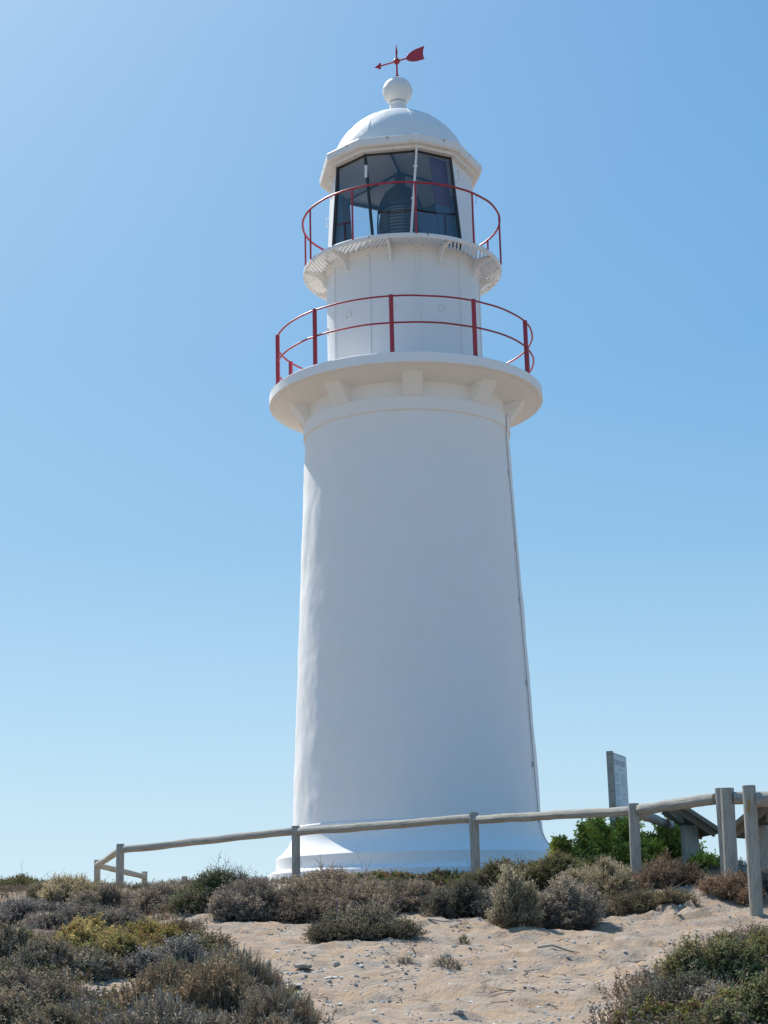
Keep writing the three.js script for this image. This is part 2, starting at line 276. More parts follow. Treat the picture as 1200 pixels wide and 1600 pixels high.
function railing(name, r, deckH, topH, posts, pr, rr, mids, phase) {
  const g = new THREE.Group(); g.name = name; T.add(g);
  const ring = (h, seg = 96) => { const pts = []; for (let i = 0; i <= seg; i++) pts.push(P(r + 0.004 * n2(i * 0.3, h), (i / seg) * 360, h + 0.004 * n2(i * 0.21, h * 3))); pts[seg].copy(pts[0]); return sweep(pts, pts.map(() => rr), 8, { cap: false }); };
  mesh('top_rail', ring(topH), M.red, g);
  for (const m of mids) mesh('mid_rail', ring(m), M.red, g);
  for (let k = 0; k < posts; k++) {
    const a = phase + (360 / posts) * k, p = P(r, a, deckH - 0.01), q = P(r, a, topH + (pr > 0.03 ? 0.02 : 0));
    if (pr > 0.03) mesh('base_plate', sweep([P(r, a, deckH + 0.002), P(r, a, deckH + 0.03)], [0.075, 0.068], 12), M.red, g);
    mesh('post', sweep([p, p.clone().lerp(q, 0.5), q], [pr, pr, pr], 10), M.red, g);
  }
  return g;
}
railing('lower_railing', 2.292, 10.80, 11.83, 10, 0.038, 0.0165, [11.36], -5);
railing('upper_railing', 1.80, 13.17, 14.11, 10, 0.017, 0.0195, [], 8.3);
{ // upper gallery: rim, brackets and diagonal gratings between them
  const dk = new THREE.Group(); dk.name = 'upper_gallery'; T.add(dk);
  mesh('rim', lathe(hard([1.755, L(13.10)], [1.793, L(13.10)], [1.797, L(13.11)], [1.797, L(13.165)], [1.79, L(13.175)], [1.755, L(13.175)], [1.755, L(13.10)]), 160), M.galleryWhite, dk);
  mesh('inner_ring', lathe(hard([1.375, L(13.09)], [1.425, L(13.09)], [1.425, L(13.17)], [1.30, L(13.172)]), 128), M.galleryWhite, dk);
  const diff = [-45, -45, 45, 45, -45, -45, 45, 45, 45, -45];
  for (let k = 0; k < 10; k++) {
    const a0 = -8 + 36 * k, mid = a0 + 18, dir = (mid + [-45, -45, -30, 45, 45, -45, 45, 45, 45, 45][k]) * D2R; // bars slanted to the radius
    const u = V(Math.sin(dir), 0, Math.cos(dir)), w = V(Math.cos(dir), 0, -Math.sin(dir)), bars = [];
    const inside = (p) => { const r = Math.hypot(p.x, p.z), an = ((Math.atan2(p.x, p.z) / D2R - mid + 540) % 360) - 180; return r > 1.42 && r < 1.76 && Math.abs(an) < 17.6; };
    for (let s = -2; s < 2; s += 0.066) {
      let lo = null, prev = null;
      for (let t = -2; t < 2; t += 0.01) { const p = w.clone().multiplyScalar(s).addScaledVector(u, t), inn = inside(p); if (inn && lo === null) lo = t; if (lo !== null && !inn) { if (t - lo > 0.03) { const g = new THREE.BoxGeometry(0.034, 0.042, t - lo); g.rotateY(dir); const c = w.clone().multiplyScalar(s).addScaledVector(u, (t + lo) / 2); g.translate(c.x, L(13.145), c.z); bars.push(g); } lo = null; } prev = p; }
    }
    mesh('grating', bars, M.galleryWhite, dk);
    // bracket: radial rib with a curved foot
    const sh = new THREE.Shape(); sh.moveTo(1.37, 13.12); sh.lineTo(1.76, 13.12); sh.lineTo(1.76, 13.075); sh.quadraticCurveTo(1.47, 13.04, 1.43, 12.84); sh.lineTo(1.37, 12.80); sh.closePath();
    const g = new THREE.ExtrudeGeometry(sh, { depth: 0.035, bevelEnabled: true, bevelThickness: 0.004, bevelSize: 0.004, bevelSegments: 1 }); g.translate(0, -Y0, -0.0175); g.rotateY((a0 - 90) * D2R);
    mesh('bracket', g, M.galleryWhite, dk);
  }
}
{ // lantern: ten faces, panes alternately wide above and wide below
  const R = 1.325, H0 = 13.17, H1 = 14.99, cen = -7.3;
  const topA = [], botA = [];
  for (let k = 0; k < 5; k++) { topA.push(cen + 72 * k - 20.5, cen + 72 * k + 20.5); botA.push(cen + 72 * k - 13.7, cen + 72 * k + 13.7); }
  // face i between vertex i and i+1: even faces wide on top
  const kind = ['glass', 'glass', 'wall', 'lined', 'lined', 'lined', 'glass', 'lined', 'wall', 'glass'];
  const rt = (a) => R, vtx = (i, h, r = R) => { const t = (h - H0) / (H1 - H0), j = ((i % 10) + 10) % 10, tu = i >= 10 ? 360 : i < 0 ? -360 : 0; return P(r - 0.012 + 0.065 * (1 - t), botA[j] + tu + (topA[j] - botA[j]) * t, h); };
  const lant = new THREE.Group(); lant.name = 'lantern_room'; T.add(lant);
  for (let i = 0; i < 10; i++) {
    const plate = (r1, r0, h0, h1) => slabBetween([vtx(i, h0, r1), vtx(i + 1, h0, r1), vtx(i + 1, h1, r1), vtx(i, h1, r1)], [vtx(i, h0, r0), vtx(i + 1, h0, r0), vtx(i + 1, h1, r0), vtx(i, h1, r0)]);
    if (kind[i] === 'glass') {
      mesh('pane', quads([[vtx(i, H0 + 0.02, R - 0.02), vtx(i + 1, H0 + 0.02, R - 0.02), vtx(i + 1, H1 - 0.02, R - 0.02), vtx(i, H1 - 0.02, R - 0.02)]]), M.glass, lant);
      mesh('sill_bar', plate(R, R - 0.035, H0, H0 + 0.05), M.darkBar, lant); mesh('head_bar', plate(R, R - 0.035, H1 - 0.05, H1), M.darkBar, lant);
    } else {
      mesh('wall_panel', plate(R, R - 0.03, H0, H1), M.ironWhite, lant);
      if (kind[i] === 'lined') mesh('inner_lining', plate(R - 0.034, R - 0.05, H0 + 0.03, H1 - 0.01), M.lining, lant);
    }
    const glassHere = kind[i] === 'glass' || kind[(i + 9) % 10] === 'glass';
    if (glassHere) { const a = vtx(i, H0, R - 0.012), b = vtx(i, H1, R - 0.012); mesh('mullion', sweep([a, a.clone().lerp(b, 0.5), b], [0.028, 0.028, 0.028], 8), M.darkBar, lant); }
  }
  // red sector screen behind the right hand pane
  const screen = (name, a0, a1, h0, h1, mat, r = 1.20) => { const sk = (h) => 4.5 * (h - 14) / 0.9, q = [[a0, h0], [a1, h0], [a1, h1], [a0, h1]]; mesh(name, slabBetween(q.map(([a, h]) => P(r, a - sk(h), h)), q.map(([a, h]) => P(r - 0.02, a - sk(h), h))), mat, lant); };
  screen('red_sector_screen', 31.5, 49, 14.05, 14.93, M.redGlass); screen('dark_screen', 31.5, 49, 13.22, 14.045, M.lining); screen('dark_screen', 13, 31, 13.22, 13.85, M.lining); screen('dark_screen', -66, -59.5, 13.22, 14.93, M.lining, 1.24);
  // gutter cornice
  const ring = (r, h) => topA.map((a) => P(r, a, h)), loops = [ring(1.30, 14.965), ring(1.40, 14.975), ring(1.41, 15.02), ring(1.485, 15.03), ring(1.512, 15.06), ring(1.522, 15.175), ring(1.505, 15.195), ring(1.20, 15.30)], q = [];
  for (let i = 0; i < loops.length - 1; i++) for (let j = 0; j < 10; j++) { const k = (j + 1) % 10; q.push([loops[i][j], loops[i][k], loops[i + 1][k], loops[i + 1][j]]); }
  mesh('cornice', quads(q), M.galleryWhite, T);
  mesh('ceiling', lathe([[1.29, L(15.0)], [0.6, L(15.12)], [0.001, L(15.16)]], 60), M.ceiling, lant);
  for (let k = 0; k < 3; k++) { const a = P(1.28, -8 + 120 * k, 14.985), b = P(0.1, -8 + 120 * k, 15.13); mesh('ceiling_rib', sweep([a, a.clone().lerp(b, 0.5), b], [0.02, 0.02, 0.02], 6), M.darkBar, lant); }
  mesh('lantern_floor', lathe([[0.001, L(13.19)], [1.30, L(13.19)]], 48), M.lining, lant);
  // white downpipe and hand holds
  { const a = vtx(1, H0, R + 0.035), b = vtx(1, H1 - 0.0, R + 0.05); mesh('downpipe', sweep([a, a.clone().lerp(b, 0.5), b, P(1.44, topA[1], 15.05)], [0.022, 0.022, 0.022, 0.022], 10), M.ironWhite, lant);
    for (const h of [14.0, 14.62]) { const g = box(0.075, 0.03, 0.05, 0, 0, 0, 0.006); g.rotateY(topA[1] * D2R); const p = a.clone().lerp(b, (h - H0) / (H1 - H0)); g.translate(p.x, p.y, p.z); mesh('pipe_bracket', g, M.ironWhite, lant); } }
  const handle = (deg, h, mat) => { const p = [P(R - 0.01, deg, h - 0.09), P(R + 0.07, deg, h - 0.09), P(R + 0.07, deg, h + 0.09), P(R - 0.01, deg, h + 0.09)]; mesh('hand_hold', sweep(p, [0.008, 0.008, 0.008, 0.008], 6), mat, lant); };
  handle(48.5, 14.62, M.ironWhite); handle(82, 14.5, M.ironWhite); handle(-63, 14.62, M.ironWhite); handle(-100, 14.3, M.ironWhite); handle(155, 14.4, M.ironWhite);
  { const g = box(0.05, 0.24, 0.03, 0, 0, 0, 0.006), p = vtx(0, 14.62, R + 0.005); g.rotateY(-27 * D2R); g.translate(p.x, p.y, p.z); mesh('latch_plate', g, M.ironWhite, lant); }
  // dome, finial
  const dp = []; for (let i = 0; i <= 40; i++) { const t = (i / 40) * 86 * D2R; dp.push([1.285 * Math.cos(t), L(15.01 + 1.285 * Math.sin(t))]); }
  const dome = mesh('dome', lathe([[1.285, L(14.99)], ...dp], 128, { disp: (a, y, r) => 0.006 * n3(Math.sin(a) * 4, y * 4, Math.cos(a) * 4) * Math.min(1, r) }), M.domeWhite, T);
  for (let k = 0; k < 10; k++) { const a = topA[k], pts = []; for (let i = 0; i <= 14; i++) { const t = (4 + (i / 14) * 78) * D2R; pts.push(P(1.284 * Math.cos(t), a, 15.01 + 1.284 * Math.sin(t))); } mesh('dome_seam', sweep(pts, pts.map(() => 0.006), 6), M.domeWhite, dome); }
  const fin = mesh('finial', lathe([...hard([0.24, L(16.24)], [0.20, L(16.29)], [0.16, L(16.31)], [0.155, L(16.50)], [0.166, L(16.52)], [0.166, L(16.545)], [0.115, L(16.55)], [0.115, L(16.572)]), ...Array.from({ length: 25 }, (_, i) => { const t = (-58 + (i / 24) * 142) * D2R; return [0.277 * Math.cos(t), L(16.80 + 0.277 * Math.sin(t))]; }), [0.035, L(17.09)], [0.03, L(17.12)], [0.001, L(17.12)]], 48), M.domeWhite, T);
  mesh('finial_band', lathe([[0.2785, L(16.80)], [0.282, L(16.81)], [0.282, L(16.825)], [0.2775, L(16.835)]], 48), M.domeWhite, fin);
  { const a = P(0.26, 14, 16.30), b = P(0.52, 14, 16.21); mesh('dome_strap', sweep([a, a.clone().lerp(b, 0.5).add(V(0, 0.02, 0)), b], [0.02, 0.02, 0.02], 6), M.domeWhite, dome); }
}
{ // weather vane
  const v = new THREE.Group(); v.name = 'weathervane'; T.add(v); v.position.set(0, L(17.43), 0); v.rotation.y = -27 * D2R; // local +x is the tail
  mesh('spindle', [sweep([V(0, -0.33, 0), V(0, 0, 0), V(0, 0.16, 0), V(0, 0.165, 0), V(0, 0.20, 0), V(0, 0.345, 0)], [0.02, 0.016, 0.016, 0.024, 0.022, 0.003], 8), sweep([V(0, -0.33, 0), V(0, -0.30, 0)], [0.04, 0.035], 10)], M.red, v);
  mesh('hub', new THREE.SphereGeometry(0.062, 24, 16), M.red, v);
  mesh('arm', sweep([V(-0.40, 0, 0), V(0, 0, 0), V(0.22, 0, 0)], [0.015, 0.015, 0.015], 8), M.red, v);
  const plate = (pts, name) => { const s = new THREE.Shape(); s.moveTo(...pts[0]); for (const p of pts.slice(1)) p.length === 2 ? s.lineTo(...p) : s.quadraticCurveTo(...p); s.closePath(); const g = new THREE.ExtrudeGeometry(s, { depth: 0.014, bevelEnabled: true, bevelThickness: 0.003, bevelSize: 0.003, bevelSegments: 1, curveSegments: 14 }); g.translate(0, 0, -0.007); mesh(name, g, M.red, v); };
  plate([[0.19, 0], [0.26, 0.125, 0.45, 0.135], [0.58, 0.145], [0.52, 0.0, 0.58, -0.115], [0.45, -0.115], [0.27, -0.11, 0.19, 0]], 'tail_plate');
  plate([[-0.47, 0], [-0.40, 0.03], [-0.36, 0.075, -0.34, 0.055], [-0.345, 0], [-0.34, -0.055], [-0.36, -0.075, -0.40, -0.03]], 'arrow_head');
}
{ // lens
  const l = new THREE.Group(); l.name = 'lens_apparatus'; T.add(l);
  mesh('pedestal', lathe(hard([0.34, L(13.19)], [0.34, L(13.26)], [0.20, L(13.30)], [0.20, L(13.55)], [0.36, L(13.60)], [0.36, L(13.66)]), 32), M.brass, l);
  for (let k = 0; k < 11; k++) { const h = 13.68 + k * 0.062, r = 0.36 + 0.045 * Math.sin((k / 10) * Math.PI); mesh('prism_ring', lathe([[r - 0.05, L(h)], [r - 0.05, L(h)], [r, L(h + 0.006)], [r + 0.016, L(h + 0.03)], [r, L(h + 0.054)], [r, L(h + 0.054)], [r - 0.05, L(h + 0.058)]], 40), M.lens, l); }
  mesh('lens_cap', lathe([[0.40, L(14.36)], [0.41, L(14.42)], [0.37, L(14.56)], [0.29, L(14.72)], [0.17, L(14.83)], [0.10, L(14.86)], [0.09, L(15.12)]], 40), M.brass, l);
  for (let k = 0; k < 8; k++) { const a = 12 + 45 * k; const pts = [P(0.41, a, 13.62), P(0.435, a, 13.9), P(0.435, a, 14.1), P(0.415, a, 14.40)]; mesh('lens_frame_bar', sweep(pts, [0.014, 0.014, 0.014, 0.014], 6), M.brass, l); }
}

// ------------------------------------------------------------------ fences, signs
const post = (parent, x, z, top, dia, lean = [0, 0], seed = 1) => { const g0 = ground(x, z) - 0.35; const pts = []; for (let i = 0; i <= 8; i++) { const t = i / 8, y = g0 + (top - g0) * t; pts.push(V(x + lean[0] * (1 - t), y, z + lean[1] * (1 - t))); } const rr = pts.map(() => dia / 2); pts.push(V(x, top + 0.004, z)); rr.push(dia / 2 - 0.006); return mesh('post', sweep(pts, rr, 16, { wobble: 0.03, seed }), M.wood, parent); };
const rail = (parent, a, b, dia, seed = 1, sag = 0) => { const pts = []; for (let i = 0; i <= 16; i++) { const t = i / 16, p = a.clone().lerp(b, t); p.y += -sag * 4 * t * (1 - t) + 0.006 * n2(t * 4, seed); p.x += 0.006 * n2(t * 3, seed + 9); pts.push(p); } return mesh('rail', sweep(pts, pts.map((_, i) => (dia / 2) * (1 + 0.05 * n2(i * 0.4, seed * 2))), 14, { wobble: 0.07, seed }), M.wood, parent); };
const shift = (a, b, m) => { const d = b.clone().sub(a).normalize(); return [a.clone().addScaledVector(d, m), b.clone().addScaledVector(d, -m)]; };
{
  const f = thing('log_rail_fence', 'long grey log fence running across the dune in front of the lighthouse', 'fence');
  const N = [[3.56, -18.0, 3.03, 0.13], [2.756, -19, 2.957, 0.125], [1.061, -21.5, 3.063, 0.122], [-1.367, -24, 3.095, 0.122], [-4.196, -26, 3.004, 0.125], [-5.42, -31, 2.985, 0.12], [-5.135, -35, 2.90, 0.12]];
  N.forEach(([x, z, t, d], i) => post(f, x, z, t, d, i === 1 ? [-0.02, 0] : [0, 0], i + 1));
  const yo = [[-0.10, -0.075], [-0.075, -0.09], [-0.07, -0.085], [-0.065, -0.09], [-0.09, -0.09], [-0.09, -0.1]];
  for (let i = 0; i < N.length - 1; i++) { const [a, b] = shift(V(N[i][0], N[i][2] + yo[i][0], N[i][1]), V(N[i + 1][0], N[i + 1][2] + yo[i][1], N[i + 1][1]), i === 0 ? 0.09 : 0.03); rail(f, a, b, i === 0 ? 0.125 : 0.11, i + 3); }
  post(f, 4.45, -25.3, 3.06, 0.12, [0, 0], 21); rail(f, V(2.80, 2.87, -19.1), V(4.40, 2.965, -25.25), 0.12, 22);
  const b = thing('log_rail_fence', 'short log fence end behind the tall front post at the right', 'fence');
  post(b, 3.506, -17.4, 2.983, 0.145, [-0.03, 0], 31); post(b, 5.3, -17.0, 2.95, 0.14, [0, 0], 33); rail(b, V(3.56, 2.88, -17.36), V(5.3, 2.85, -17.0), 0.125, 32);
  const c = thing('log_rail_fence', 'nearest log fence at the right edge with a tall post standing in the sand', 'fence');
  post(c, 3.455, -16.1, 2.903, 0.128, [-0.02, 0], 41); post(c, 5.4, -15.2, 2.9, 0.13, [0, 0], 43); rail(c, V(3.52, 2.77, -16.10), V(5.4, 2.76, -15.2), 0.15, 42);
  { const prof = []; for (let i = 0; i <= 10; i++) prof.push([0.0675, 2.60 + 0.019 * i]); const g = lathe(prof, 10, { from: -0.62, to: -0.18 }), p = g.attributes.position; for (let i = 0; i < p.count; i++) { const y = p.getY(i), t = (y - 2.6) / 0.19, x = p.getX(i); p.setX(i, x + 0.008 * n2(y * 30, 1)); if (Math.abs(t - 0.5) > 0.38 + 0.2 * n2(x * 60, y * 20)) { p.setX(i, p.getX(i) * 0.9); p.setZ(i, p.getZ(i) * 0.9); } } g.translate(3.455, 0, -16.1); g.computeVertexNormals(); mesh('lichen_patch', g, new THREE.MeshStandardMaterial({ color: lin(0.36, 0.23, 0.09), roughness: 1 }), c); }
  const e = thing('log_rail_fence', 'far pale log fence stub on the skyline left of the olive shrub', 'fence');
  post(e, -4.55, -37, 2.85, 0.13, [0, 0], 51); post(e, -1.9, -38, 2.83, 0.13, [0, 0], 53); rail(e, V(-4.5, 2.73, -37), V(-1.9, 2.72, -38), 0.11, 52);
}
{ // information sign, facing right
  const s = thing('information_sign', 'upright white information sign on timber posts right of the tower', 'sign', [3.03, 0, -22.8]);
  const ang = Math.atan2(-0.80, 0.31), W = 0.86, top = 3.93, bot = 3.02; // board runs away from the camera
  s.rotation.y = -Math.atan2(-0.80, 0.31);
  const cv = document.createElement('canvas'); cv.width = 512; cv.height = 560; const x = cv.getContext('2d');
  x.fillStyle = '#d9dedd'; x.fillRect(0, 0, 512, 560); x.fillStyle = '#3d4a57'; x.font = 'bold 62px sans-serif'; x.textAlign = 'center'; x.fillText('CORNY POINT', 256, 92, 420); x.fillStyle = '#66727c'; x.fillRect(176, 124, 160, 5);
  const r = rng(77); x.fillStyle = '#7a858d'; for (const [cx, lines] of [[52, [[165, 5], [265, 7], [400, 8]]], [276, [[165, 7], [480, 2]]]]) for (const [yy, n] of lines) for (let i = 0; i < n; i++) x.fillRect(cx, yy + i * 15, 150 + 34 * r(), 4); x.strokeStyle = '#7a858d'; x.lineWidth = 4; x.strokeRect(330, 330, 80, 50);
  const tex = new THREE.CanvasTexture(cv); tex.colorSpace = THREE.SRGBColorSpace;
  const back = box(W, top - bot, 0.03, W / 2, (top + bot) / 2, 0, 0.004); mesh('board', back, M.board, s);
  const face = new THREE.PlaneGeometry(W - 0.08, top - bot - 0.03); face.translate(W / 2, (top + bot) / 2, 0.0185); mesh('printed_panel', face, new THREE.MeshStandardMaterial({ map: tex, roughness: 0.55 }), s);
  for (const [px, pz, up] of [[-0.035, 0, 0.005], [W - 0.06, -0.06, -0.08]]) { const gy = 1.9; mesh('post', box(0.075, top - gy + up, 0.085, px, (top + gy + up) / 2, pz, 0.005), M.wood, s); }
}
function lectern(label, pos, turn, s = 1) { // slanted board on a stout post
  const l = thing('sign_lectern', label, 'sign', pos, turn);
  mesh('post', box(0.19, 1.25, 0.19, 0, -0.62 - 0.06, 0, 0.008), M.wood, l);
  const tilt = -34 * D2R, b = box(0.68, 0.055, 0.85, 0, 0, 0, 0.006); b.rotateZ(tilt); b.translate(0.03, 0.03, 0); mesh('slanted_board', b, M.board, l);
  for (const z of [-0.3, 0.3]) { const g = box(0.62, 0.07, 0.05, 0, -0.06, z, 0.005); g.rotateZ(tilt); g.translate(0.03, 0.03, 0); mesh('batten', g, M.board, l); }
  const sh = new THREE.Shape(); sh.moveTo(-0.09, -0.02); sh.lineTo(-0.26, 0.14); sh.lineTo(-0.20, 0.17); sh.lineTo(-0.09, 0.10); sh.closePath(); const g = new THREE.ExtrudeGeometry(sh, { depth: 0.12, bevelEnabled: false }); g.translate(0, 0, -0.06); mesh('brace', g, M.wood, l);
}
lectern('slanted timber sign lectern beneath the log rail, right of the green bush', [3.90, 2.92, -22], 0.1);
lectern('brown timber sign lectern mostly hidden behind the tall front post', [4.30, 2.76, -19.5], 2.5);

// ------------------------------------------------------------------ plants
const KIND = { // sprigs per square metre, leaves on a sprig, leaf size, sprig length, colours
  grey: { dens: 4600, n: 12, len: 0.016, wid: 0.0042, bl: 0.10, pal: [[0.29, 0.245, 0.195], [0.225, 0.19, 0.16], [0.37, 0.315, 0.24], [0.165, 0.14, 0.125]], twig: [0.15, 0.115, 0.09], up: 0.35, stems: 260 },
  dark: { dens: 3600, n: 10, len: 0.015, wid: 0.004, bl: 0.11, pal: [[0.20, 0.165, 0.125], [0.15, 0.13, 0.10], [0.28, 0.23, 0.17], [0.19, 0.175, 0.11]], twig: [0.14, 0.11, 0.09], up: 0.1, stems: 380 },
  olive: { dens: 4600, n: 12, len: 0.016, wid: 0.0058, bl: 0.09, pal: [[0.145, 0.15, 0.06], [0.11, 0.12, 0.05], [0.20, 0.18, 0.085], [0.17, 0.125, 0.075]], twig: [0.11, 0.085, 0.07], up: 0.4, stems: 200 },
  gold: { dens: 5200, n: 12, len: 0.014, wid: 0.005, bl: 0.075, pal: [[0.34, 0.265, 0.085], [0.25, 0.22, 0.075], [0.41, 0.31, 0.12], [0.30, 0.19, 0.085]], twig: [0.15, 0.11, 0.075], up: 0.5, stems: 200 },
  feather: { dens: 4200, n: 14, len: 0.013, wid: 0.0042, bl: 0.12, pal: [[0.44, 0.36, 0.235], [0.36, 0.30, 0.195], [0.28, 0.24, 0.16], [0.50, 0.42, 0.28]], twig: [0.22, 0.17, 0.12], up: 0.85, stems: 200, plume: 1 },
  rust: { dens: 4400, n: 11, len: 0.014, wid: 0.004, bl: 0.10, pal: [[0.30, 0.195, 0.13], [0.23, 0.155, 0.11], [0.37, 0.26, 0.17], [0.17, 0.13, 0.095]], twig: [0.17, 0.12, 0.09], up: 0.4, stems: 280 },
  green: { dens: 2000, n: 8, len: 0.042, wid: 0.011, bl: 0.13, pal: [[0.34, 0.36, 0.06], [0.25, 0.285, 0.055], [0.42, 0.43, 0.09], [0.19, 0.215, 0.05]], twig: [0.10, 0.08, 0.065], up: 0.6, stems: 60, gloss: 1 },
  mat: { dens: 5200, n: 8, len: 0.019, wid: 0.0065, bl: 0.065, pal: [[0.17, 0.195, 0.05], [0.13, 0.17, 0.045], [0.24, 0.115, 0.065], [0.27, 0.25, 0.085], [0.16, 0.10, 0.06]], twig: [0.16, 0.10, 0.07], up: 0.8, stems: 200, gloss: 1, spread: 0.92 },
  blue: { dens: 4400, n: 11, len: 0.016, wid: 0.005, bl: 0.10, pal: [[0.30, 0.255, 0.19], [0.235, 0.205, 0.155], [0.38, 0.33, 0.235], [0.19, 0.165, 0.12]], twig: [0.16, 0.135, 0.115], up: 0.3, stems: 260 },
  bare: { dens: 260, n: 5, len: 0.016, wid: 0.005, bl: 0.12, pal: [[0.19, 0.15, 0.09]], twig: [0.11, 0.085, 0.07], up: 0.5, stems: 150 },
  reed: { dens: 1500, n: 7, len: 0.024, wid: 0.003, bl: 0.06, pal: [[0.34, 0.255, 0.165], [0.26, 0.195, 0.13], [0.43, 0.34, 0.225], [0.17, 0.14, 0.10]], twig: [0.23, 0.17, 0.115], up: 0.9, stems: 1500, spread: 0.9, spike: 1 },
};
KIND.openGreen = { ...KIND.green, dens: 950, stems: 50 }; // the same plant with a thinner crown
class Soup { // triangle collector with colours
  constructor() { this.p = []; this.c = []; }
  tri(a, b, c, k) { this.p.push(a[0], a[1], a[2], b[0], b[1], b[2], c[0], c[1], c[2]); for (let i = 0; i < 3; i++) this.c.push(k[0], k[1], k[2]); }
  rod(a, b, r0, r1, k) { // three sided
    const d = [b[0] - a[0], b[1] - a[1], b[2] - a[2]], l = Math.hypot(...d) || 1; const u = Math.abs(d[1]) > 0.9 * l ? [1, 0, 0] : [0, 1, 0];
    let s = [d[1] * u[2] - d[2] * u[1], d[2] * u[0] - d[0] * u[2], d[0] * u[1] - d[1] * u[0]]; const sl = Math.hypot(...s); s = s.map((q) => q / sl);
    const t = [(d[1] * s[2] - d[2] * s[1]) / l, (d[2] * s[0] - d[0] * s[2]) / l, (d[0] * s[1] - d[1] * s[0]) / l];
    const at = (c, r, j) => { const x = Math.cos(j * 2.0944) * r, y = Math.sin(j * 2.0944) * r; return [c[0] + s[0] * x + t[0] * y, c[1] + s[1] * x + t[1] * y, c[2] + s[2] * x + t[2] * y]; };
    for (let j = 0; j < 3; j++) { const A = at(a, r0, j), B = at(a, r0, j + 1), C = at(b, r1, j + 1), Dd = at(b, r1, j); this.tri(A, B, C, k); this.tri(A, C, Dd, k); }
  }
  leaf(o, dir, side, len, wid, k) { // folded diamond
    const nx = [dir[1] * side[2] - dir[2] * side[1], dir[2] * side[0] - dir[0] * side[2], dir[0] * side[1] - dir[1] * side[0]], f = wid * 0.3;
    const m = [0, 1, 2].map((i) => o[i] + dir[i] * len * 0.5), A = m.map((q, i) => q + side[i] * wid + nx[i] * f), B = m.map((q, i) => q - side[i] * wid + nx[i] * f), E = o.map((q, i) => q + dir[i] * len);
    this.tri(o, A, E, k); this.tri(o, E, B, k);
  }
  geo() { const g = new THREE.BufferGeometry(); g.setAttribute('position', new THREE.Float32BufferAttribute(this.p, 3)); g.setAttribute('color', new THREE.Float32BufferAttribute(this.c, 3)); g.computeVertexNormals(); return g; }
}
const unit = (v) => { const l = Math.hypot(...v) || 1; return v.map((q) => q / l); };
const cross = (a, b) => [a[1] * b[2] - a[2] * b[1], a[2] * b[0] - a[0] * b[2], a[0] * b[1] - a[1] * b[0]];
const sprigs = {};
function sprigGeo(kind) { // a twig one unit long with its leaves; vertex colours vary leaf by leaf
  if (sprigs[kind]) return sprigs[kind]; const K = KIND[kind], r = rng(kind.length * 31 + kind.charCodeAt(0)), sg = () => r() * 2 - 1, f = new Soup(), L1 = 1 / K.bl;
  const e = [sg() * 0.1, 1, sg() * 0.1], mid = [sg() * 0.06, 0.5, sg() * 0.06], tw = K.twig.map((c, i) => 0.75 * c / K.pal[0][i]);
  f.rod([0, 0, 0], mid, 0.0016 * L1, 0.0012 * L1, tw); f.rod(mid, e, 0.0012 * L1, 0.0006 * L1, tw);
  for (let k = 0; k < K.n; k++) {
    const t = 0.18 + 0.82 * (k + r()) / K.n, q = t < 0.5 ? mid.map((m) => m * t * 2) : mid.map((m, i) => m + (e[i] - m) * (t * 2 - 1)), az = k * 2.4 + sg() * 0.5, open = K.plume ? 0.45 : 0.75;
    const d = unit([Math.cos(az) * open, 0.55 + sg() * 0.35, Math.sin(az) * open]), sd = unit(cross(d, [sg(), sg(), sg()])), m = 0.65 + 0.7 * r(), j = 0.72 + 0.56 * r();
    f.leaf(q, d, sd, K.len * m * L1, K.wid * m * L1, [j, j, j * (0.95 + 0.1 * r())]);
  }
  return (sprigs[kind] = f.geo());
}
